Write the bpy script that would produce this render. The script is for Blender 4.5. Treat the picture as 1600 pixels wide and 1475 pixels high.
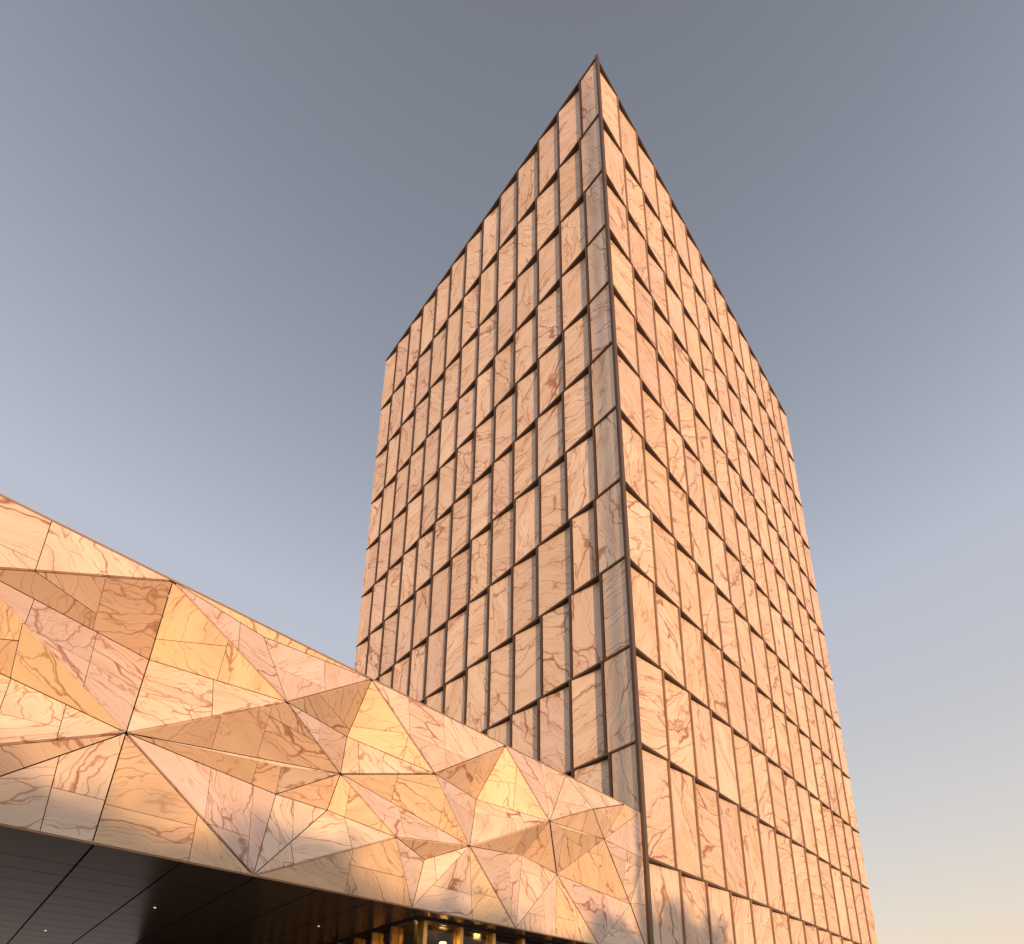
import bpy, bmesh, math, random
from mathutils import Vector, Matrix

# ------------------------------------------------------------------ camera, sky, sun
scene = bpy.context.scene
for o in list(bpy.data.objects):
    bpy.data.objects.remove(o)
rng = random.Random(11)
COL = scene.collection

IMG_W, IMG_H = 1600.0, 1475.0
F_PX, CX, CY = 859.4943, 905.336, 1421.683          # wide lens, picture cropped from its upper part
RIGHT = Vector((0.69117209, -0.72229147, -0.0240038))
DOWN = Vector((0.17957266, 0.20381916, -0.96239878))
FWD = Vector((0.70002486, 0.66087275, 0.27057792))
CAM = Vector((-10.3965, -7.5763, 1.6))

cam_data = bpy.data.cameras.new("camera")
cam = bpy.data.objects.new("camera", cam_data)
COL.objects.link(cam)
m = Matrix.Identity(4)
for i in range(3):
    m[i][0], m[i][1], m[i][2], m[i][3] = RIGHT[i], -DOWN[i], -FWD[i], CAM[i]
cam.matrix_world = m
cam_data.sensor_fit = 'HORIZONTAL'
cam_data.sensor_width = 36.0
cam_data.lens = F_PX / IMG_W * 36.0
cam_data.shift_x = 0.5 - CX / IMG_W
cam_data.shift_y = (CY - IMG_H / 2) / IMG_W
cam_data.clip_start = 0.1
cam_data.clip_end = 3000
scene.camera = cam

SUN_AZ = Vector((-0.372, -0.928, 0)).normalized()                 # horizontal direction towards the sun
SUN_EL = math.radians(7.5)
to_sun = (SUN_AZ.normalized() * math.cos(SUN_EL) + Vector((0, 0, math.sin(SUN_EL)))).normalized()

world = bpy.data.worlds.new("World")
scene.world = world
world.use_nodes = True
wn, wl = world.node_tree.nodes, world.node_tree.links
wn.clear()
w_out = wn.new('ShaderNodeOutputWorld')
w_bg = wn.new('ShaderNodeBackground')
sky = wn.new('ShaderNodeTexSky')
sky.sky_type = 'NISHITA'
sky.sun_disc = False
sky.sun_elevation = SUN_EL
sky.sun_rotation = math.atan2(SUN_AZ.x, SUN_AZ.y)
sky.air_density = 1.0
sky.dust_density = 2.0
sky.ozone_density = 1.0
w_bg.inputs['Strength'].default_value = 1.0
# evening haze: the clear-sky model is veiled by a pale layer that thickens towards the horizon
w_tc = wn.new('ShaderNodeTexCoord')
w_sep = wn.new('ShaderNodeSeparateXYZ')
wl.new(w_tc.outputs['Generated'], w_sep.inputs[0])
w_ramp = wn.new('ShaderNodeValToRGB')
el = w_ramp.color_ramp.elements
stops = [(0.0, (1.25, 0.95, 0.66)), (0.1, (0.9216, 0.6939, 0.4793)), (0.2, (0.807, 0.7011, 0.5841)), (0.34, (0.6795, 0.6376, 0.6105)), (0.5, (0.5647, 0.5647, 0.5972)), (0.66, (0.4969, 0.521, 0.6038)), (0.8, (0.3372, 0.3613, 0.4287)), (0.9, (0.2384, 0.2542, 0.305)), (1, (0.159, 0.1651, 0.2016))]
while len(el) < len(stops): el.new(0.5)
for e_, (p_, c_) in zip(el, stops):
    e_.position = p_; e_.color = (*c_, 1)
wl.new(w_sep.outputs['Z'], w_ramp.inputs['Fac'])
w_sc = wn.new('ShaderNodeVectorMath'); w_sc.operation = 'SCALE'; w_sc.inputs['Scale'].default_value = 0.022
wl.new(sky.outputs[0], w_sc.inputs[0])
w_hz = wn.new('ShaderNodeVectorMath'); w_hz.operation = 'SCALE'; w_hz.inputs['Scale'].default_value = 0.82
wl.new(w_ramp.outputs[0], w_hz.inputs[0])
w_add = wn.new('ShaderNodeVectorMath'); w_add.operation = 'ADD'
wl.new(w_sc.outputs[0], w_add.inputs[0]); wl.new(w_hz.outputs[0], w_add.inputs[1])
wl.new(w_add.outputs[0], w_bg.inputs['Color'])
wl.new(w_bg.outputs[0], w_out.inputs['Surface'])

sun_data = bpy.data.lights.new("sun", 'SUN')
sun_data.energy = 3.25
sun_data.angle = math.radians(0.53)
sun_data.color = (1.0, 0.545, 0.245)
sun = bpy.data.objects.new("sun", sun_data)
COL.objects.link(sun)
sun.rotation_euler = to_sun.to_track_quat('Z', 'Y').to_euler()

vs = scene.view_settings
vs.view_transform = 'Standard'
vs.look = 'None'
vs.exposure = 0.20
vs.gamma = 1.0
vs.use_curve_mapping = False

# ------------------------------------------------------------------ helpers
def tag(o, label=None, cat=None, group=None, kind=None):
    if label: o["label"] = label
    if cat: o["category"] = cat
    if group: o["group"] = group
    if kind: o["kind"] = kind
    return o

def link(o, parent=None):
    COL.objects.link(o)
    if parent is not None:
        o.parent = parent
    return o

def mesh_obj(name, verts, faces, mat, parent=None, origin=None):
    """one mesh object; vertices in world coordinates, origin at their centre unless given"""
    vs_ = [Vector(v) for v in verts]
    if origin is None:
        origin = sum(vs_, Vector()) / len(vs_)
    origin = Vector(origin)
    me = bpy.data.meshes.new(name)
    me.from_pydata([v - origin for v in vs_], [], faces)
    me.update()
    if mat: me.materials.append(mat)
    o = bpy.data.objects.new(name, me)
    link(o)
    o.location = origin
    if parent is not None:
        o.parent = parent
        o.location = origin - parent.location
    return o

BOXF = [(0, 3, 2, 1), (4, 5, 6, 7), (0, 1, 5, 4), (1, 2, 6, 5), (2, 3, 7, 6), (3, 0, 4, 7)]
def box_pts(x0, x1, y0, y1, z0, z1):
    return [(x0, y0, z0), (x1, y0, z0), (x1, y1, z0), (x0, y1, z0),
            (x0, y0, z1), (x1, y0, z1), (x1, y1, z1), (x0, y1, z1)]

def fixnormals(o):
    bm = bmesh.new(); bm.from_mesh(o.data)
    bmesh.ops.recalc_face_normals(bm, faces=bm.faces)
    bm.to_mesh(o.data); bm.free()
    return o

def prism(name, poly, off, mat, parent=None):
    """poly: outline (Vectors), extruded by vector off"""
    n = len(poly)
    v = [Vector(p) for p in poly] + [Vector(p) + off for p in poly]
    f = [tuple(range(n)), tuple(range(2 * n - 1, n - 1, -1))]
    f += [(i, n + i, n + (i + 1) % n, (i + 1) % n) for i in range(n)]
    return fixnormals(mesh_obj(name, v, f, mat, parent))

# ------------------------------------------------------------------ materials
def new_mat(name):
    mt = bpy.data.materials.new(name)
    mt.use_nodes = True
    nt = mt.node_tree
    b = nt.nodes['Principled BSDF']
    return mt, nt, b

def N(nt, typ, **kw):
    n = nt.nodes.new(typ)
    for k, v in kw.items():
        setattr(n, k, v)
    return n

def math_node(nt, op, a, b=None, c=None, clamp=False):
    n = N(nt, 'ShaderNodeMath', operation=op)
    n.use_clamp = clamp
    for i, v in enumerate((a, b, c)):
        if v is None: continue
        if isinstance(v, (int, float)): n.inputs[i].default_value = v
        else: nt.links.new(v, n.inputs[i])
    return n.outputs[0]

def mix_col(nt, fac, a, b, blend='MIX'):
    n = N(nt, 'ShaderNodeMix', data_type='RGBA', blend_type=blend)
    for sock, v in ((n.inputs[0], fac), (n.inputs[6], a), (n.inputs[7], b)):
        if isinstance(v, (int, float)): sock.default_value = v
        elif isinstance(v, tuple): sock.default_value = (*v, 1) if len(v) == 3 else v
        else: nt.links.new(v, sock)
    return n.outputs[2]

def marble(name, axis, scale=1.0, vein=1.0, obj_tint=False, base=((0.77, 0.66, 0.57), (0.72, 0.58, 0.52), (0.77, 0.63, 0.48))):
    mt, nt, b = new_mat(name)
    L = nt.links.new
    tc = N(nt, 'ShaderNodeTexCoord')
    oi = N(nt, 'ShaderNodeObjectInfo')
    wn_ = N(nt, 'ShaderNodeTexWhiteNoise', noise_dimensions='1D')
    L(oi.outputs['Random'], wn_.inputs['W'])
    off = N(nt, 'ShaderNodeVectorMath', operation='SCALE')
    L(wn_.outputs['Color'], off.inputs[0]); off.inputs['Scale'].default_value = 60.0
    rot = N(nt, 'ShaderNodeVectorRotate', rotation_type='AXIS_ANGLE')
    L(tc.outputs['Object'], rot.inputs['Vector'])
    rot.inputs['Axis'].default_value = axis
    L(math_node(nt, 'MULTIPLY', wn_.outputs['Value'], 6.283), rot.inputs['Angle'])
    add = N(nt, 'ShaderNodeVectorMath', operation='ADD')
    L(rot.outputs[0], add.inputs[0]); L(off.outputs[0], add.inputs[1])
    sc = N(nt, 'ShaderNodeVectorMath', operation='SCALE')
    L(add.outputs[0], sc.inputs[0]); sc.inputs['Scale'].default_value = scale
    # slow warp
    wp = N(nt, 'ShaderNodeTexNoise'); wp.inputs['Scale'].default_value = 0.9; wp.inputs['Detail'].default_value = 3
    L(sc.outputs[0], wp.inputs['Vector'])
    wsub = N(nt, 'ShaderNodeVectorMath', operation='SUBTRACT')
    L(wp.outputs['Color'], wsub.inputs[0]); wsub.inputs[1].default_value = (0.5, 0.5, 0.5)
    wsc = N(nt, 'ShaderNodeVectorMath', operation='SCALE'); L(wsub.outputs[0], wsc.inputs[0]); wsc.inputs['Scale'].default_value = 0.75
    wv = N(nt, 'ShaderNodeVectorMath', operation='ADD'); L(sc.outputs[0], wv.inputs[0]); L(wsc.outputs[0], wv.inputs[1])
    # fine jitter for ragged vein edges
    fj = N(nt, 'ShaderNodeTexNoise'); fj.inputs['Scale'].default_value = 7; fj.inputs['Detail'].default_value = 4
    L(sc.outputs[0], fj.inputs['Vector'])
    fs = N(nt, 'ShaderNodeVectorMath', operation='SUBTRACT'); L(fj.outputs['Color'], fs.inputs[0]); fs.inputs[1].default_value = (0.5, 0.5, 0.5)
    fsc = N(nt, 'ShaderNodeVectorMath', operation='SCALE'); L(fs.outputs[0], fsc.inputs[0]); fsc.inputs['Scale'].default_value = 0.085
    v2 = N(nt, 'ShaderNodeVectorMath', operation='ADD'); L(wv.outputs[0], v2.inputs[0]); L(fsc.outputs[0], v2.inputs[1])

    def contour(vec, scl, stretch, det, width, maskscale, mlo, mhi, lv=1.0):
        mp = N(nt, 'ShaderNodeMapping'); mp.inputs['Scale'].default_value = stretch if axis[1] else (stretch[1], stretch[0], stretch[2])
        L(vec, mp.inputs['Vector'])
        n = N(nt, 'ShaderNodeTexNoise'); n.inputs['Scale'].default_value = scl; n.inputs['Detail'].default_value = det
        n.inputs['Roughness'].default_value = 0.45
        L(mp.outputs[0], n.inputs['Vector'])
        fr = math_node(nt, 'FRACT', math_node(nt, 'MULTIPLY', n.outputs['Fac'], lv))
        d = math_node(nt, 'DIVIDE', math_node(nt, 'ABSOLUTE', math_node(nt, 'SUBTRACT', fr, 0.5)), lv)
        mk = N(nt, 'ShaderNodeTexNoise'); mk.inputs['Scale'].default_value = maskscale; mk.inputs['Detail'].default_value = 2
        L(vec, mk.inputs['Vector'])
        mr = N(nt, 'ShaderNodeMapRange'); mr.inputs['From Min'].default_value = mlo; mr.inputs['From Max'].default_value = mhi
        L(mk.outputs['Fac'], mr.inputs['Value'])
        wd = math_node(nt, 'MULTIPLY', mr.outputs[0], width)
        wd = math_node(nt, 'MAXIMUM', wd, 0.0005)
        ln = math_node(nt, 'SUBTRACT', 1.0, math_node(nt, 'DIVIDE', d, wd), clamp=True)
        return math_node(nt, 'MULTIPLY', ln, mr.outputs[0], clamp=True)

    def crack(vec, scl, stretch, width, maskscale, mlo, mhi, shift):
        mp = N(nt, 'ShaderNodeMapping'); mp.inputs['Scale'].default_value = stretch if axis[1] else (stretch[1], stretch[0], stretch[2])
        mp.inputs['Location'].default_value = (shift, shift * 1.7, shift * 0.6)
        mp.inputs['Rotation'].default_value = (0, 0.5 * shift, 0) if axis[1] else (0.5 * shift, 0, 0)
        L(vec, mp.inputs['Vector'])
        vo = N(nt, 'ShaderNodeTexVoronoi', feature='DISTANCE_TO_EDGE')
        vo.inputs['Scale'].default_value = scl
        L(mp.outputs[0], vo.inputs['Vector'])
        mk = N(nt, 'ShaderNodeTexNoise'); mk.inputs['Scale'].default_value = maskscale; mk.inputs['Detail'].default_value = 3
        L(mp.outputs[0], mk.inputs['Vector'])
        mr = N(nt, 'ShaderNodeMapRange'); mr.inputs['From Min'].default_value = mlo; mr.inputs['From Max'].default_value = mhi
        L(mk.outputs['Fac'], mr.inputs['Value'])
        wd = math_node(nt, 'MAXIMUM', math_node(nt, 'MULTIPLY', mr.outputs[0], width), 0.0004)
        ln = math_node(nt, 'SUBTRACT', 1.0, math_node(nt, 'DIVIDE', vo.outputs['Distance'], wd), clamp=True)
        return math_node(nt, 'MULTIPLY', math_node(nt, 'POWER', ln, 0.6), math_node(nt, 'POWER', mr.outputs[0], 0.5), clamp=True)
    va = crack(v2.outputs[0], 1.15, (0.27, 0.8, 1.45), 0.021 * vein, 1.2, 0.35, 0.66, 0.0)
    vb = crack(v2.outputs[0], 2.6, (0.17, 0.8, 1.6), 0.026 * vein, 0.9, 0.36, 0.64, 1.3)
    vc = contour(wv.outputs[0], 1.3, (0.14, 0.6, 2.4), 2.0, 0.0055 * vein, 0.8, 0.30, 0.58, 18.0)
    vd = contour(v2.outputs[0], 0.8, (0.32, 0.7, 1.7), 1.5, 0.004 * vein, 0.9, 0.46, 0.70, 4.0)
    va = math_node(nt, 'MAXIMUM', va, vd)
    # soft cloudy drift and lamination
    dr = N(nt, 'ShaderNodeTexNoise'); dr.inputs['Scale'].default_value = 1.3; dr.inputs['Detail'].default_value = 5
    mpd = N(nt, 'ShaderNodeMapping'); mpd.inputs['Scale'].default_value = (0.35, 0.8, 2.2) if axis[1] else (0.8, 0.35, 2.2); L(wv.outputs[0], mpd.inputs['Vector']); L(mpd.outputs[0], dr.inputs['Vector'])
    tint = mix_col(nt, wn_.outputs['Value'], base[0], base[1])
    rnd2 = math_node(nt, 'FRACT', math_node(nt, 'MULTIPLY', oi.outputs['Random'], 17.31))
    tint = mix_col(nt, math_node(nt, 'MULTIPLY', rnd2, 0.7), tint, base[2])
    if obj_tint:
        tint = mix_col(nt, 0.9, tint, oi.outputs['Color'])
    rnd3 = math_node(nt, 'FRACT', math_node(nt, 'MULTIPLY', oi.outputs['Random'], 41.77))
    br = N(nt, 'ShaderNodeMapRange'); br.inputs['To Min'].default_value = 0.90; br.inputs['To Max'].default_value = 1.07
    L(rnd3, br.inputs['Value'])
    tsc = N(nt, 'ShaderNodeVectorMath', operation='SCALE'); L(tint, tsc.inputs[0]); L(br.outputs[0], tsc.inputs['Scale'])
    tint = tsc.outputs[0]
    drr = N(nt, 'ShaderNodeMapRange'); drr.inputs['From Min'].default_value = 0.42; drr.inputs['From Max'].default_value = 0.72
    L(dr.outputs['Fac'], drr.inputs['Value'])
    c = mix_col(nt, math_node(nt, 'MULTIPLY', drr.outputs[0], 0.55), tint, (0.60, 0.40, 0.28))
    c = mix_col(nt, math_node(nt, 'MULTIPLY', vc, 0.55), c, (0.42, 0.20, 0.11))
    c = mix_col(nt, math_node(nt, 'MULTIPLY', vb, 0.80), c, (0.38, 0.16, 0.075))
    c = mix_col(nt, math_node(nt, 'MULTIPLY', va, 0.95), c, (0.29, 0.105, 0.05))
    L(c, b.inputs['Base Color'])
    b.inputs['Roughness'].default_value = 0.42
    b.inputs['Specular IOR Level'].default_value = 0.4
    return mt

M_TOWER_R = marble("tower_marble_front", (0, 1, 0), scale=0.9, vein=1.8)
M_TOWER_L = marble("tower_marble_side", (1, 0, 0), scale=0.9, vein=1.8)
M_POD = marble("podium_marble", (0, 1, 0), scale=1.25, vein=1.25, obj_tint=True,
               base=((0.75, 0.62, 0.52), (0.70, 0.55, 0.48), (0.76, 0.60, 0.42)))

def metal(name, col, rough, metallic=0.8, noise=0.12):
    mt, nt, b = new_mat(name)
    n = N(nt, 'ShaderNodeTexNoise'); n.inputs['Scale'].default_value = 3.0; n.inputs['Detail'].default_value = 5
    tc = N(nt, 'ShaderNodeTexCoord'); nt.links.new(tc.outputs['Object'], n.inputs['Vector'])
    mr = N(nt, 'ShaderNodeMapRange'); mr.inputs['To Min'].default_value = 1 - noise; mr.inputs['To Max'].default_value = 1 + noise
    nt.links.new(n.outputs['Fac'], mr.inputs['Value'])
    mx = N(nt, 'ShaderNodeVectorMath', operation='SCALE'); mx.inputs[0].default_value = col
    nt.links.new(mr.outputs[0], mx.inputs['Scale'])
    nt.links.new(mx.outputs[0], b.inputs['Base Color'])
    b.inputs['Roughness'].default_value = rough
    b.inputs['Metallic'].default_value = metallic
    return mt

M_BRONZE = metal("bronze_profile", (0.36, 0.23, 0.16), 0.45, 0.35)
M_SHADED_POST = metal("shaded_bronze_post", (0.085, 0.052, 0.04), 0.5, 0.3)  # same bronze, with the left side's shade put into the colour
M_RAIL = metal("bronze_rail", (0.15, 0.092, 0.06), 0.45, 0.35)
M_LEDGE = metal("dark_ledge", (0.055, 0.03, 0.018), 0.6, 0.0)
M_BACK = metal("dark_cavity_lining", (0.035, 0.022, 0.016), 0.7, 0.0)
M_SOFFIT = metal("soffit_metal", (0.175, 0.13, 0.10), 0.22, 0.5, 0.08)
M_GOLD = metal("gold_anodised_metal", (0.75, 0.45, 0.14), 0.36, 0.75, 0.08)
M_ROOF = metal("roof_felt", (0.12, 0.115, 0.11), 0.9, 0.0)

def plain(name, col, rough=0.8, scale=4.0, amt=0.25):
    mt, nt, b = new_mat(name)
    tc = N(nt, 'ShaderNodeTexCoord')
    n = N(nt, 'ShaderNodeTexNoise'); n.inputs['Scale'].default_value = scale; n.inputs['Detail'].default_value = 6
    nt.links.new(tc.outputs['Object'], n.inputs['Vector'])
    c = mix_col(nt, n.outputs['Fac'], tuple(x * (1 - amt) for x in col), tuple(min(1, x * (1 + amt)) for x in col))
    nt.links.new(c, b.inputs['Base Color'])
    b.inputs['Roughness'].default_value = rough
    return mt

M_WOOD = plain("warm_timber", (0.50, 0.30, 0.13), 0.5, 1.5)
M_PAVE = plain("stone_paving", (0.50, 0.45, 0.40), 0.75, 0.8)
M_BRICK = plain("pale_render", (0.60, 0.53, 0.46), 0.85, 0.5)

def glass_mat():
    mt, nt, b = new_mat("dark_tinted_glass")
    b.inputs['Base Color'].default_value = (0.02, 0.018, 0.015, 1)
    b.inputs['Roughness'].default_value = 0.03
    b.inputs['Specular IOR Level'].default_value = 0.8
    tr = N(nt, 'ShaderNodeBsdfTransparent'); tr.inputs['Color'].default_value = (0.75, 0.66, 0.5, 1)
    mx = N(nt, 'ShaderNodeMixShader'); mx.inputs[0].default_value = 0.45
    nt.links.new(tr.outputs[0], mx.inputs[1]); nt.links.new(b.outputs[0], mx.inputs[2])
    nt.links.new(mx.outputs[0], nt.nodes['Material Output'].inputs['Surface'])
    return mt
M_GLASS = glass_mat()

def emit_mat(name, col, strength):
    mt, nt, b = new_mat(name)
    b.inputs['Base Color'].default_value = (0.8, 0.8, 0.8, 1)
    b.inputs['Emission Color'].default_value = (*col, 1)
    b.inputs['Emission Strength'].default_value = strength
    return mt
M_LAMP = emit_mat("warm_lamp", (1.0, 0.68, 0.32), 80.0)
M_SPOT = emit_mat("downlight_lens", (1.0, 0.82, 0.6), 1.2)

# ------------------------------------------------------------------ ground
g = mesh_obj("ground", [(-900, -900, 0), (900, -900, 0), (900, 900, 0), (-900, 900, 0)], [(0, 1, 2, 3)], M_PAVE, origin=(0, 0, 0))
tag(g, kind="structure")

# ------------------------------------------------------------------ tower
ROWS = [42.93, 38.78, 34.98, 31.58, 28.35, 25.21, 22.14, 19.02, 15.96, 12.82, 9.77, 6.52, 3.36, 0.2]
ANG = math.radians(94)
LD = Vector((math.cos(ANG), math.sin(ANG), 0))
WL, WR = 16.208, 18.9
REC = 0.235                                            # how far a panel's inner edge is set back

tower = bpy.data.objects.new("tower", None); link(tower)
tag(tower, "tall pink marble tower of tilted stone panels rising behind the faceted podium", "tower")

# core of the tower behind both facades
A = Vector((0, 0, 0)); Bp = LD * WL; Cp = Vector((WR, 0, 0)); Dp = Cp + LD * WL
def inset_quad(pts, d):
    c = sum(pts, Vector()) / 4
    return [p + (c - p).normalized() * d for p in pts]
core = inset_quad([A, Cp, Dp, Bp], 0.62)
prism("core_wall", [Vector((p.x, p.y, 0.05)) for p in core], Vector((0, 0, ROWS[0] - 0.4)), M_BACK, tower)
rf = inset_quad([A, Cp, Dp, Bp], 0.5)
prism("roof", [Vector((p.x, p.y, ROWS[0] - 0.25)) for p in rf], Vector((0, 0, 0.2)), M_ROOF, tower)
# rear walls of stone, unseen from the street
prism("rear_wall", [Vector((p.x, p.y, 0.06)) for p in (Cp, Cp + Vector((-0.25, 0.05, 0)), Dp + Vector((-0.25, -0.25, 0)), Dp)],
      Vector((0, 0, ROWS[0] - 0.4)), M_TOWER_L, tower)
prism("rear_wall", [Vector((p.x, p.y, 0.06)) for p in (Bp, Dp + Vector((-0.26, 0, 0)), Dp + Vector((-0.26, -0.25, 0)), Bp + Vector((0.05, -0.25, 0)))],
      Vector((0, 0, ROWS[0] - 0.4)), M_TOWER_L, tower)

def build_facade(u, n, cols, nrows, mat, name, gap, flat_first=False, shifts={}):
    """u: direction along the wall away from the corner, n: outward; cols: joint positions from the corner"""
    up = Vector((0, 0, 1))
    def P(s, d, z): return u * s + n * d + up * z
    wtot = cols[-1]
    back = [P(0.35, -0.32, ROWS[nrows]), P(wtot - 0.1, -0.32, ROWS[nrows]), P(wtot - 0.1, -0.32, ROWS[0] - .05), P(0.35, -0.32, ROWS[0] - .05)]
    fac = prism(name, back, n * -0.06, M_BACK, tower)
    def sbox(nm, s0, s1, d0, d1, z0, z1, mt):
        v = [P(s0, d0, z0), P(s1, d0, z0), P(s1, d1, z0), P(s0, d1, z0),
             P(s0, d0, z1), P(s1, d0, z1), P(s1, d1, z1), P(s0, d1, z1)]
        return fixnormals(mesh_obj(nm, v, BOXF, mt, fac))
    for r in range(nrows + 1):
        # horizontal profile: a shelf that projects over the set-back panel heads
        z = ROWS[r]
        sbox("rail", 0.02, wtot, -0.010, 0.028, z - 0.022, z + 0.03, M_RAIL)
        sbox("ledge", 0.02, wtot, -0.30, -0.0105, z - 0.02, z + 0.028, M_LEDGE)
    for r in range(nrows):
        z1, z0 = ROWS[r] - 0.024, ROWS[r + 1] + 0.032
        js = []
        for k, s in enumerate(cols):
            j = 0 if k in (0, len(cols) - 1) else rng.uniform(-0.05, 0.05) + (0.10 if r % 2 else -0.04) * (0.6 if flat_first else 1.0) + shifts.get((r, k), 0)
            js.append(s + j)
        for k in range(1, len(cols) - 1):
            sbox("post", js[k] - 0.022, js[k] + 0.022, -0.30, 0.05, z0, z1, M_SHADED_POST if flat_first else M_BRONZE)
        for k in range(len(cols) - 1):
            a = js[k] + ((0.035 if flat_first else 0.09) if k == 0 else 0.03)
            b_ = js[k + 1] - (0.023 + gap if k < len(cols) - 2 else 0.0)
            dn, df = -(REC - 0.055 if flat_first else REC - 0.065) + rng.uniform(-0.02, 0.02), -0.008
            if flat_first and k == 0:
                dn, df = -0.03, -0.02
            t = 0.05
            zz0, zz1 = z0 + 0.004, z1 - 0.004
            v = [P(a, dn - t, zz0), P(b_, df - t, zz0), P(b_, df, zz0), P(a, dn, zz0),
                 P(a, dn - t, zz1), P(b_, df - t, zz1), P(b_, df, zz1), P(a, dn, zz1)]
            fixnormals(mesh_obj("stone_panel", v, BOXF, mat, fac))
    return fac

cols_r = [0.0] + [1.35 * k + 0.06 for k in range(1, 14)] + [WR]
cols_l = [0.0] + [0.95 + (WL - 0.95) / 12 * k for k in range(12)] + [WL]
fac_r = build_facade(Vector((1, 0, 0)), Vector((0, -1, 0)), cols_r, 13, M_TOWER_R, "facade", 0.012)
fac_r["label"] = "right facade in full low sunlight"
fac_l = build_facade(LD, Vector((-LD.y, LD.x, 0)), cols_l, 12, M_TOWER_L, "facade", 0.03, True, {(7, 2): -0.24, (7, 1): 0.0})
fac_l["label"] = "left facade with grey shade beside each post"

# corner post: two angle profiles with a dark groove between them
def vbox(nm, x0, x1, y0, y1, z0, z1, mt, par):
    return mesh_obj(nm, box_pts(x0, x1, y0, y1, z0, z1), BOXF, mt, par)
vbox("corner_post", -0.05, 0.085, -0.085, 0.006, 0.1, ROWS[0] + 0.03, M_RAIL, tower)
vbox("corner_angle", -0.075, -0.052, -0.030, 0.004, 7.72, ROWS[0] + 0.02, M_SHADED_POST, tower)
vbox("corner_post", 0.10, 0.16, 0.05, 0.30, 0.1, ROWS[0], M_BACK, tower)

# ------------------------------------------------------------------ podium
podium = bpy.data.objects.new("marble_podium", None); link(podium)
tag(podium, "low marble podium with folded triangular facets and dark overhanging soffit", "building")
ZT, ZB = 7.70, 4.035

def ray(p):
    return RIGHT * ((p[0] - CX) / F_PX) + DOWN * ((p[1] - CY) / F_PX) + FWD
def on_plane(p, d):
    r = ray(p); t = (-d - CAM.y) / r.y
    return CAM + r * t
# traced positions (photograph pixels) and relief in front of (+) or behind (-) the wall plane
NODE = {
 'T1': (271, 904), 'T2': (581, 1061), 'T3': (790, 1168), 'Ta': (846, 1196), 'Tb': (884, 1214), 'T4': (975, 1259),
 'N0': (-45, 884), 'A1': (197, 1145), 'A2': (449, 1097), 'A3': (532, 1209), 'A4': (680, 1209), 'A5': (431, 1241),
 'A7': (619, 1308), 'A8': (734, 1322), 'A10': (859, 1283), 'A11': (870, 1366), 'A13': (927, 1264), 'A14': (944, 1311),
 'A15': (985, 1413), 'B0': (233, 1031), 'B1': (542, 1151), 'B3': (511, 1266), 'B4': (744, 1249), 'F1': (412, 995),
 'S1': (440, 1198), 'A17': (816, 1337), 'A18': (663, 1343), 'A19': (882, 1295), 'BB': (-70, 1019), 'N1': (-160, 1178),
 'N2': (-135, 1261), 'D0': (145, 1314), 'A6': (396, 1367), 'A9': (644, 1418), 'D1': (738, 1436), 'A12': (806, 1450),
 'Dd': (868, 1461), 'A16': (936, 1474),
}
TOPN = ['T1', 'T2', 'T3', 'Ta', 'Tb', 'T4']
BOTN = ['N2', 'D0', 'A6', 'A9', 'D1', 'A12', 'Dd', 'A16']
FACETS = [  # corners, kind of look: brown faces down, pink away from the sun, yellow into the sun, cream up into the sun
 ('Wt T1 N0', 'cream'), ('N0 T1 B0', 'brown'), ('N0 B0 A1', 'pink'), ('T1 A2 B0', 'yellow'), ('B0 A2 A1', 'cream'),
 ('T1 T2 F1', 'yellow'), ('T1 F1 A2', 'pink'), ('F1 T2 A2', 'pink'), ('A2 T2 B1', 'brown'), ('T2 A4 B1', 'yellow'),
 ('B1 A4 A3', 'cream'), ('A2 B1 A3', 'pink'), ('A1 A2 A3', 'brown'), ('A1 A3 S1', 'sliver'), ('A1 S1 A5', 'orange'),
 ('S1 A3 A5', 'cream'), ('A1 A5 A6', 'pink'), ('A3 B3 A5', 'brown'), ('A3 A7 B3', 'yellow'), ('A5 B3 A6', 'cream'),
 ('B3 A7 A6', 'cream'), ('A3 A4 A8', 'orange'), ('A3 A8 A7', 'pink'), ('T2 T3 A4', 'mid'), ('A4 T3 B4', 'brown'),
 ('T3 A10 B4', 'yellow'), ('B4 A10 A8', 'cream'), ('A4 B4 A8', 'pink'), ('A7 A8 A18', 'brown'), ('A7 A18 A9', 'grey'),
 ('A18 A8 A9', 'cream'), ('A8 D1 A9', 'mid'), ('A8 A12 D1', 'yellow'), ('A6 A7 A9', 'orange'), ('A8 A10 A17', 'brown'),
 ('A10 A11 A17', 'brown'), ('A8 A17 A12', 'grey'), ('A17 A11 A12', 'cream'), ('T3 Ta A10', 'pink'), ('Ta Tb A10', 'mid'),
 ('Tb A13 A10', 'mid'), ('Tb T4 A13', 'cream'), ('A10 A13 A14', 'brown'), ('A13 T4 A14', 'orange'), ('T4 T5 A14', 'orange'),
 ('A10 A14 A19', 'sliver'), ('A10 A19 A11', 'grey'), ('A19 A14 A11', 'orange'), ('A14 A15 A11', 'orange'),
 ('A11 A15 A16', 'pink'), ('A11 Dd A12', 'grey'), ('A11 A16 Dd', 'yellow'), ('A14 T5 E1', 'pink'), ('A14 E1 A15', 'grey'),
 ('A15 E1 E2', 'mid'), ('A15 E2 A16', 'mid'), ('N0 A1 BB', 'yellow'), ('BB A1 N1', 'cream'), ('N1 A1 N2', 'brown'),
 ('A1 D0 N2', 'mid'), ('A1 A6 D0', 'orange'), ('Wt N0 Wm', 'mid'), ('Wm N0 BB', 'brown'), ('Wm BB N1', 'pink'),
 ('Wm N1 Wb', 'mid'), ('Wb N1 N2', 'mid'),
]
DARK = set()
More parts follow.
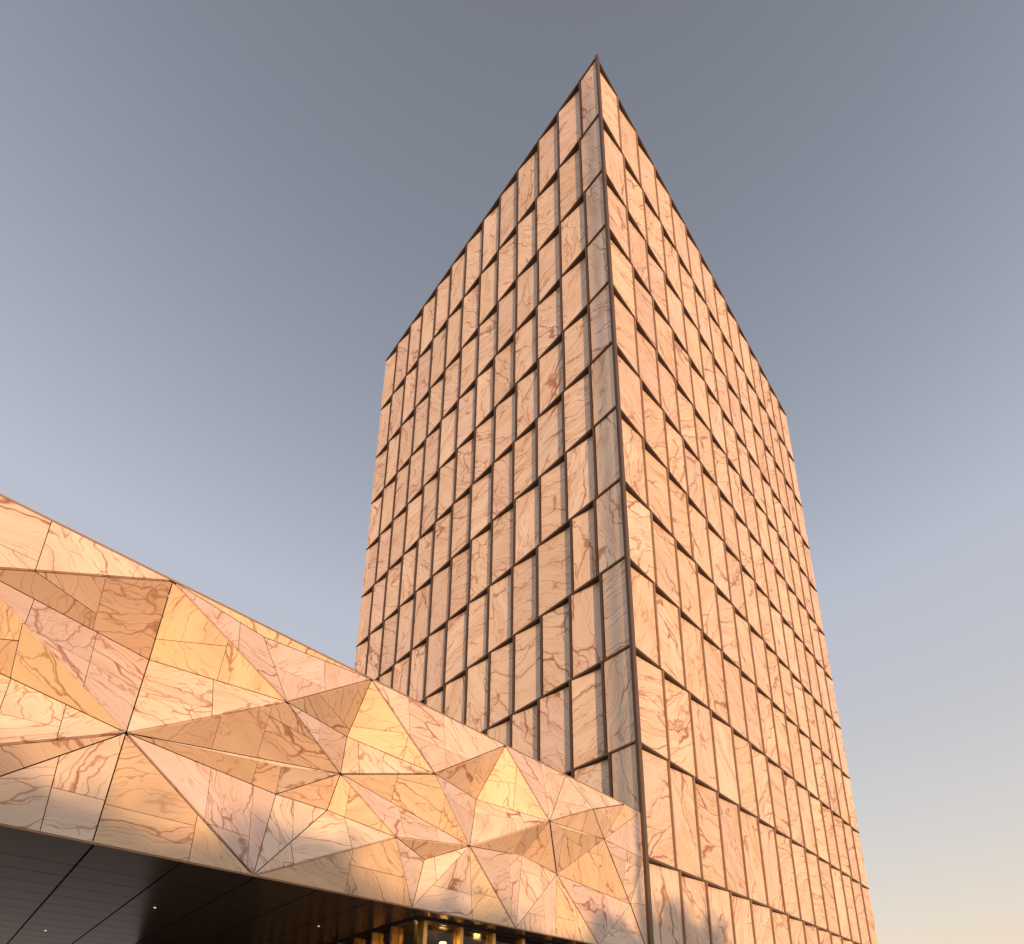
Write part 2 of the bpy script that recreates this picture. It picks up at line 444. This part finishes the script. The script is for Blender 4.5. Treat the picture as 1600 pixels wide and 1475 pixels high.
for e in ('N0 T1|N0 A1|T1 A2|A1 A2|A1 N1|A1 A6|A2 A3|A2 T2|T2 A4|A3 A4|A3 A7|A4 A8|A7 A8|A7 A9|A6 A7|A8 A12|A8 A10|A10 A11|'
          'A4 T3|T3 A10|A10 A13|A13 T4|A13 A14|A14 A15|A11 A16|Tb A13|A15 E2').split('|'):
    a, b = e.split(); DARK.add(frozenset((a, b)))

# relief: least squares on the slope each facet should have (a = d/dx of relief, b = d/dz)
SLOPE = {'brown': (-0.35, 0.65), 'pink': (-0.70, -0.30), 'yellow': (0.75, 0.15), 'cream': (0.50, -0.42), 'orange': (0.05, 0.48),
         'mid': (0.0, -0.05), 'grey': (-0.95, 0.05), 'sliver': (0.2, -0.9)}
import numpy as np
XZ = {k: on_plane(p, 0) for k, p in NODE.items()}
for k in TOPN: XZ[k].z = ZT
for k in BOTN: XZ[k].z = ZB
FIXED = {'T5': Vector((-0.045, 0, ZT)), 'E1': Vector((-0.045, 0, 6.45)), 'E2': Vector((-0.045, 0, ZB)),
         'Wt': Vector((-16, 0, ZT)), 'Wm': Vector((-16, 0, 5.9)), 'Wb': Vector((-16, 0, ZB))}
XZ.update(FIXED)
unk = [k for k in NODE if k not in TOPN and k not in BOTN]
ui = {k: i for i, k in enumerate(unk)}
rowsA, rhs = [], []
for cs, kind in FACETS:
    ks = cs.split()
    M3 = np.array([[XZ[k].x, XZ[k].z, 1.0] for k in ks])
    inv = np.linalg.inv(M3)
    area = abs(np.linalg.det(M3)) / 2
    wgt = min(1.0, max(0.12, area)) ** 0.5 * (1.7 if kind == 'brown' else 1.0)
    for row, tgt in ((0, SLOPE[kind][0]), (1, SLOPE[kind][1])):
        rr = np.zeros(len(unk))
        for j, k in enumerate(ks):
            if k in ui: rr[ui[k]] += inv[row, j]
        rowsA.append(rr * wgt); rhs.append(tgt * wgt)
for i in range(len(unk)):
    rr = np.zeros(len(unk)); rr[i] = 0.07
    rowsA.append(rr); rhs.append(0.0)
sol = np.linalg.lstsq(np.array(rowsA), np.array(rhs), rcond=None)[0]
POS = dict(XZ)
for k, i in ui.items():
    d = max(-0.75, min(0.75, float(sol[i])))
    POS[k] = on_plane(NODE[k], d)

def clip(poly, flags, p0, nrm, flag):
    """keep the side where (v-p0).nrm >= 0; flags[i] belongs to edge i -> i+1"""
    out, of = [], []
    n = len(poly)
    for i in range(n):
        a, b = poly[i], poly[(i + 1) % n]
        da, db = (a - p0).dot(nrm), (b - p0).dot(nrm)
        if da >= 0:
            out.append(a); of.append(flags[i])
            if db < 0:
                t = da / (da - db); out.append(a.lerp(b, t)); of.append(flag)
        elif db >= 0:
            t = da / (da - db); out.append(a.lerp(b, t)); of.append(flags[i])
    return out, of

def area(poly):
    s = Vector()
    for i in range(1, len(poly) - 1):
        s += (poly[i] - poly[0]).cross(poly[i + 1] - poly[0])
    return s.length / 2

XJ = [-13.8, -13.1, -12.4, -11.6, -10.92, -10.38, -9.12, -8.5, -7.9, -7.2, -6.5, -5.8, -5.0, -4.15, -3.3, -2.4, -1.5, -0.7]
ZJ = [4.48, 5.32, 6.12, 6.95]
clad_v, clad_f = [], []
tiles = []
for cs, kind in FACETS:
    ks = cs.split()
    poly = [POS[k].copy() for k in ks]
    nrm = (poly[1] - poly[0]).cross(poly[2] - poly[0]).normalized()
    if nrm.y > 0: nrm = -nrm
    flags = []
    for i in range(3):
        e = frozenset((ks[i], ks[(i + 1) % 3]))
        flags.append(0.017 if e in DARK else 0.006)
    base = len(clad_v)
    clad_v += [p - nrm * 0.045 for p in poly]; clad_f.append((base, base + 1, base + 2))
    pieces = [(poly, flags)]
    for axis, cuts in ((0, XJ), (2, ZJ)):
        for c in cuts:
            if axis == 2 and kind in ('sliver',): continue
            p0 = Vector((c, 0, 0)) if axis == 0 else Vector((0, 0, c))
            nn = Vector((1, 0, 0)) if axis == 0 else Vector((0, 0, 1))
            if axis == 0: p0.x += rng.uniform(-0.10, 0.10)
            else: p0.z += rng.uniform(-0.10, 0.10)
            nxt = []
            for po, fl in pieces:
                a1, f1 = clip(po, fl, p0, nn, 0.0035)
                a2, f2 = clip(po, fl, p0, -nn, 0.0035)
                if len(a1) >= 3 and len(a2) >= 3 and area(a1) > 0.10 and area(a2) > 0.10:
                    nxt += [(a1, f1), (a2, f2)]
                else:
                    nxt.append((po, fl))
            pieces = nxt
    for po, fl in pieces:
        cen = sum(po, Vector()) / len(po)
        poly2, fl2 = list(po), list(fl)
        # pull every edge in by its own joint width
        q = poly2; qf = fl2
        for i in range(len(po)):
            a, b = po[i], po[(i + 1) % len(po)]
            ed = (b - a)
            if ed.length < 1e-5: continue
            inn = nrm.cross(ed).normalized()
            if inn.dot(cen - a) < 0: inn = -inn
            q, qf = clip(q, qf, a + inn * fl[i], inn, 0)
            if len(q) < 3: break
        if len(q) < 3 or area(q) < 0.0008: continue
        # drop doubled points
        qq = []
        for v in q:
            if not qq or (v - qq[-1]).length > 0.002: qq.append(v)
        if (qq[0] - qq[-1]).length < 0.002: qq.pop()
        if len(qq) < 3: continue
        tiles.append((qq, nrm, kind))
clad = mesh_obj("cladding", clad_v, clad_f, M_BACK, podium)
LIGHT_TINT = {'yellow': (0.84, 0.68, 0.45), 'cream': (0.82, 0.71, 0.61), 'pink': (0.72, 0.59, 0.56), 'brown': (0.70, 0.52, 0.38),
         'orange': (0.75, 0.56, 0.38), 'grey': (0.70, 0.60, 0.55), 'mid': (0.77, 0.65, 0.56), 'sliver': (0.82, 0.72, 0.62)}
for qq, nrm, kind in tiles:                            # each facet's sun or shade look is put into its stone tint
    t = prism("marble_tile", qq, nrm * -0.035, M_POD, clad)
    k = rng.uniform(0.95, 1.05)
    t.color = (*[min(1, x * k) for x in LIGHT_TINT[kind]], 1)

# coping along the top, roof deck behind it, drip edge along the foot
mesh_obj("coping", box_pts(-16, -0.06, 0.004, 0.30, ZT + 0.002, ZT + 0.03), BOXF, M_BRONZE, podium)
mesh_obj("roof_deck", box_pts(-16, -1.3, 0.31, 16.5, ZT - 0.35, ZT - 0.02), BOXF, M_ROOF, podium)
mesh_obj("drip_edge", box_pts(-16, -0.06, 0.012, 0.05, ZB - 0.012, ZB + 0.03), BOXF, M_BRONZE, podium)
mesh_obj("end_wall", box_pts(-16.2, -16.02, 0.0, 16, 0.0, ZT), BOXF, M_POD, podium)

# soffit: dark metal boards under the overhang
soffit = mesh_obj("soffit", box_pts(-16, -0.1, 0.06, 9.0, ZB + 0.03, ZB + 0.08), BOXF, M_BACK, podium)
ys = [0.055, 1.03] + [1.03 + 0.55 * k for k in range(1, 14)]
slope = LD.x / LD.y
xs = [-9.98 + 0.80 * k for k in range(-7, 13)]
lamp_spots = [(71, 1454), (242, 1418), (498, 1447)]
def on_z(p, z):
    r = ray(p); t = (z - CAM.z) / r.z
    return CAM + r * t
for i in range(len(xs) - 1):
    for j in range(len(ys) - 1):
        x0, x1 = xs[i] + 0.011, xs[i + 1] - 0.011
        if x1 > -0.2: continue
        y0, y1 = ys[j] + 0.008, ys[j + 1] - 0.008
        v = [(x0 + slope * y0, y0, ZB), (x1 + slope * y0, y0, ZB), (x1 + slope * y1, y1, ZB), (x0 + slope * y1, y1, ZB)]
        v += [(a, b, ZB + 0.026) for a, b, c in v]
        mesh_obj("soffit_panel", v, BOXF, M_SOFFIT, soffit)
for p in lamp_spots:
    c = on_z(p, ZB)
    v = [(c.x + 0.015 * math.cos(t), c.y + 0.015 * math.sin(t), ZB - 0.006) for t in [k * math.pi / 6 for k in range(12)]]
    prism("downlight", [Vector(q) for q in v], Vector((0, 0, 0.004)), M_SPOT, soffit)

# ------------------------------------------------------------------ glazed entrance below the soffit
ent = bpy.data.objects.new("glazed_entrance", None); link(ent); ent.location = (-5.7, 0.6, 0)
tag(ent, "gold framed glass entrance set back under the dark soffit", "entrance")
H = ZB - 0.004
def ebox(nm, x0, x1, y0, y1, z0, z1, mt):
    return mesh_obj(nm, box_pts(x0, x1, y0, y1, z0, z1), BOXF, mt, ent)
ex, ey = -5.7, 0.55
for k in range(8):                                     # front, along the street
    x = ex + 0.72 * k
    ebox("mullion", x, x + 0.07, ey - 0.10, ey + 0.10, 0.02, H - 0.034, M_GOLD)
    if k < 7: ebox("glass_pane", x + 0.072, x + 0.718, ey - 0.01, ey + 0.01, 0.02, H - 0.034, M_GLASS)
for k in range(1, 12):                                 # side, running back into the recess
    y = ey + 0.62 * k
    xx = ex + slope * y
    ebox("mullion", xx - 0.10, xx + 0.10, y, y + 0.07, 0.02, H - 0.034, M_GOLD)
for k in range(0, 11):
    y = ey + 0.62 * k
    xx = ex + slope * (y + .3)
    ebox("glass_pane", xx - 0.01, xx + 0.01, y + (0.102 if k == 0 else 0.072), y + 0.618, 0.02, H - 0.034, M_GLASS)
ebox("header", ex - 0.12, -0.3, ey - 0.12, ey + 0.12, H - 0.032, H, M_BACK)
v = [(ex - 0.12 + slope * ey, ey + 0.125), (ex + 0.12 + slope * ey, ey + 0.125), (ex + 0.12 + slope * 7.4, 7.4), (ex - 0.12 + slope * 7.4, 7.4)]
prism("header", [Vector((a, b, H - 0.032)) for a, b in v], Vector((0, 0, 0.030)), M_BACK, ent)
ebox("bounce_wall", -4.6, -4.5, 1.9, 7.2, 0.02, H - 0.05, M_WOOD)  # inner wall added to bounce warm lamplight onto the soffit
ebox("back_wall", -8.5, -0.3, 7.6, 7.8, 0.02, H, M_BACK)

lamp_px = [((692, 1468), 1.3), ((662, 1457), 0.95), ((745, 1472), 1.6), ((640, 1470), 3.0), ((600, 1473), 4.4), ((560, 1474), 5.4)]  # last three lamps are added to gild the frames and soffit
for k, (px, dep) in enumerate(lamp_px):
    lp = on_plane(px, -dep)
    lx, ly, zl = lp.x, lp.y, min(lp.z, H - 0.2)
    lamp = bpy.data.objects.new("pendant_lamp", None); link(lamp); lamp.location = (lx, ly, zl)
    tag(lamp, ["small warm lamp just behind the corner mullion of the entrance glass", "small warm lamp deeper inside the entrance, second from the corner", "small warm lamp far back beside the entrance side glazing", "warm lamp added inside the side glazing to gild the soffit, nearest the street", "warm lamp added inside the side glazing to gild the soffit, middle one", "warm lamp added inside the side glazing to gild the soffit, farthest back"][k], "lamp", "lamps inside the entrance")
    ring = [Vector((lx + 0.06 * math.cos(t), ly + 0.06 * math.sin(t), zl - 0.05)) for t in [q * math.pi / 8 for q in range(16)]]
    prism("bulb", ring, Vector((0, 0, 0.1)), M_LAMP, lamp)
    ring = [Vector((lx + 0.07 * math.cos(t), ly + 0.07 * math.sin(t), zl + 0.055)) for t in [q * math.pi / 8 for q in range(16)]]
    prism("shade", ring, Vector((0, 0, 0.03)), M_GOLD, lamp)
    mesh_obj("cord", box_pts(lx - 0.01, lx + 0.01, ly - 0.01, ly + 0.01, zl + 0.09, H), BOXF, M_BACK, lamp)

# ------------------------------------------------------------------ across the street, behind the viewer: what casts the shade
def toward_sun(x, y, dist):
    return Vector((x, y, 0)) + SUN_AZ.normalized() * dist
side = Vector((SUN_AZ.y, -SUN_AZ.x, 0)).normalized()     # horizontal, across the light
tan_e = math.tan(SUN_EL)

DM = 32.0  # unseen upright, added and shaped to shade the tower's corner column
c = toward_sun(0.0, 0.53, DM)
hm = ROWS[0] + DM * tan_e
hw = 0.115
mv = []
for top in (False, True):
    for a, b in ((-hw, -0.2), (hw, -0.2), (hw, 0.2), (-hw, 0.2)):
        p = c + side * a + SUN_AZ * b
        zz = 0.0 if not top else (hm + 0.3 if a * side.y > 0 else hm - 4.3)
        mv.append((p.x, p.y, zz))
shade_mast = mesh_obj("shade_mast", mv, BOXF, M_BRICK, origin=(c.x, c.y, 0))
fixnormals(shade_mast)
tag(shade_mast, "slender tall mast with slanted top standing across the street", "shade_mast")

def house(x0, x1, prof, dist, depth, label):
    """prof: roofline as (fraction of the width, height of the shade it throws on the front wall plane)"""
    hroot = bpy.data.objects.new("neighbour_house", None); link(hroot)
    a0, a1 = toward_sun(x0, 0, dist), toward_sun(x1, 0, dist)
    hroot.location = a0
    tag(hroot, label, "house", "houses across the street")
    back = SUN_AZ * depth
    lift = dist * tan_e
    low = min(z for f, z in prof) + lift - 0.6
    out = [a0, a1, a1 + Vector((0, 0, low)), a0 + Vector((0, 0, low))]
    prism("wall", out, back, M_BRICK, hroot)
    eps = Vector((0, 0, 0.01))
    rp = [a0 + eps + Vector((0, 0, low))] + [a0.lerp(a1, f) + Vector((0, 0, z + lift)) for f, z in prof] + [a1 + eps + Vector((0, 0, low))]
    prism("roof", rp, back, M_ROOF, hroot)
    fr = Vector((0, 0, 0)) - SUN_AZ * 0.03
    nwin = max(2, int((a1 - a0).length / 2.6))
    for lvl in (1.0, 4.2, 7.4):
        if lvl + 1.6 > low: continue
        for k in range(nwin):
            p = a0.lerp(a1, (k + 0.5) / nwin) + fr
            e = (a1 - a0).normalized() * 0.55
            q = [p - e + Vector((0, 0, lvl)), p + e + Vector((0, 0, lvl)), p + e + Vector((0, 0, lvl + 1.6)), p - e + Vector((0, 0, lvl + 1.6))]
            prism("window", q, SUN_AZ * 0.02, M_GLASS, hroot)
house(-19.0, -8.9, [(0, 4.25), (0.2, 4.45), (0.40, 4.45), (0.405, 4.7), (0.46, 4.7), (0.465, 4.45), (0.62, 4.45), (0.9, 4.3), (1.0, 4.25)], 52, 9, "broad pale house with low hipped roof and chimney across the street")
house(-8.8, -3.2, [(0, 4.25), (0.15, 4.3), (0.16, 4.5), (0.25, 4.5), (0.26, 4.25), (0.5, 4.1), (1.0, 4.0)], 50, 8, "pale house with a sloping roof between two taller neighbours")
house(-3.1, 4.6, [(0, 4.0), (0.30, 4.3), (0.42, 4.9), (0.5, 5.0), (0.72, 5.0), (0.92, 4.6), (1.0, 4.0)], 54, 9, "pale house with a stepped gable across the street")

# street trees in front of those houses: their crowns throw the broken shade along the foot of the walls
def leaf_mat():
    mt, nt, b = new_mat("tree_leaves")
    oi = N(nt, 'ShaderNodeTexCoord'); n = N(nt, 'ShaderNodeTexNoise'); n.inputs['Scale'].default_value = 1.5
    nt.links.new(oi.outputs['Object'], n.inputs['Vector'])
    nt.links.new(mix_col(nt, n.outputs['Fac'], (0.04, 0.07, 0.02), (0.11, 0.13, 0.04)), b.inputs['Base Color'])
    b.inputs['Roughness'].default_value = 0.6
    return mt
M_LEAF = leaf_mat()
M_BARK = plain("bark", (0.10, 0.075, 0.055), 0.9, 6.0)
TREE_LABEL = ["leafy street tree nearest the far end of the broad house", "leafy street tree before the chimney of the broad house",
              "leafy street tree at the corner of the broad house", "leafy street tree before the low sloping house",
              "small leafy street tree beside the stepped gable", "tall leafy street tree before the stepped gable"]
def tree(k, x, ztop, rad, dist, nleaf):
    base = toward_sun(x, 0, dist)
    root = bpy.data.objects.new("street_tree", None); link(root); root.location = base
    tag(root, TREE_LABEL[k], "tree", "street trees across the road")
    lift = dist * tan_e
    top = ztop + lift
    cz = top - rad * 0.85
    seg, v, f = 8, [], []
    for j, (z, r) in enumerate(((0, 0.24), (1.5, 0.18), (cz - rad * 0.6, 0.13), (cz + rad * 0.3, 0.05))):
        for q in range(seg):
            a = 2 * math.pi * q / seg
            v.append(base + Vector((r * math.cos(a), r * math.sin(a), z)))
        if j:
            for q in range(seg):
                f.append(((j - 1) * seg + q, (j - 1) * seg + (q + 1) % seg, j * seg + (q + 1) % seg, j * seg + q))
    nb = len(v)
    for q in range(6):                                  # limbs
        a = q * 1.05 + k; p0 = base + Vector((0, 0, cz - rad * (0.7 - 0.12 * q)))
        p1 = p0 + Vector((math.cos(a) * rad * 0.7, math.sin(a) * rad * 0.7, rad * 0.5))
        for p, r in ((p0, 0.07), (p1, 0.02)):
            for t in range(4): v.append(p + Vector((r * math.cos(t * 1.57), r * math.sin(t * 1.57), 0)))
        o_ = nb + q * 8
        for t in range(4): f.append((o_ + t, o_ + (t + 1) % 4, o_ + 4 + (t + 1) % 4, o_ + 4 + t))
    mesh_obj("trunk", v, f, M_BARK, root, origin=base)
    rr = random.Random(50 + k)
    clumps = []
    for _ in range(26):
        d = Vector((rr.gauss(0, 1), rr.gauss(0, 1), rr.gauss(0, 0.8))).normalized() * rad * rr.uniform(0.25, 0.85)
        clumps.append((d, rad * rr.uniform(0.18, 0.36)))
    v, f = [], []
    for _ in range(nleaf):
        d, cr = rr.choice(clumps)
        p = base + Vector((0, 0, cz)) + d + Vector((rr.gauss(0, 1), rr.gauss(0, 1), rr.gauss(0, 1))) * cr * 0.6
        a = Vector((rr.gauss(0, 1), rr.gauss(0, 1), rr.gauss(0, 1))).normalized()
        b = a.cross(Vector((rr.gauss(0, 1), rr.gauss(0, 1), rr.gauss(0, 1)))).normalized()
        sz = rr.uniform(0.06, 0.12)
        o_ = len(v)
        v += [p - a * sz * 1.5, p + b * sz, p + a * sz * 1.5, p - b * sz]
        f.append((o_, o_ + 1, o_ + 2, o_ + 3))
    mesh_obj("crown", v, f, M_LEAF, root, origin=base + Vector((0, 0, cz)))
for k, args in enumerate(((-14.8, 5.2, 2.0, 40, 2600), (-11.0, 5.15, 1.9, 38, 2600), (-8.2, 4.95, 1.5, 41, 1900),
                          (-5.0, 4.55, 1.6, 39, 1900), (-1.4, 4.9, 1.3, 37, 1600), (2.1, 6.05, 2.0, 42, 2900))):
    tree(k, *args)
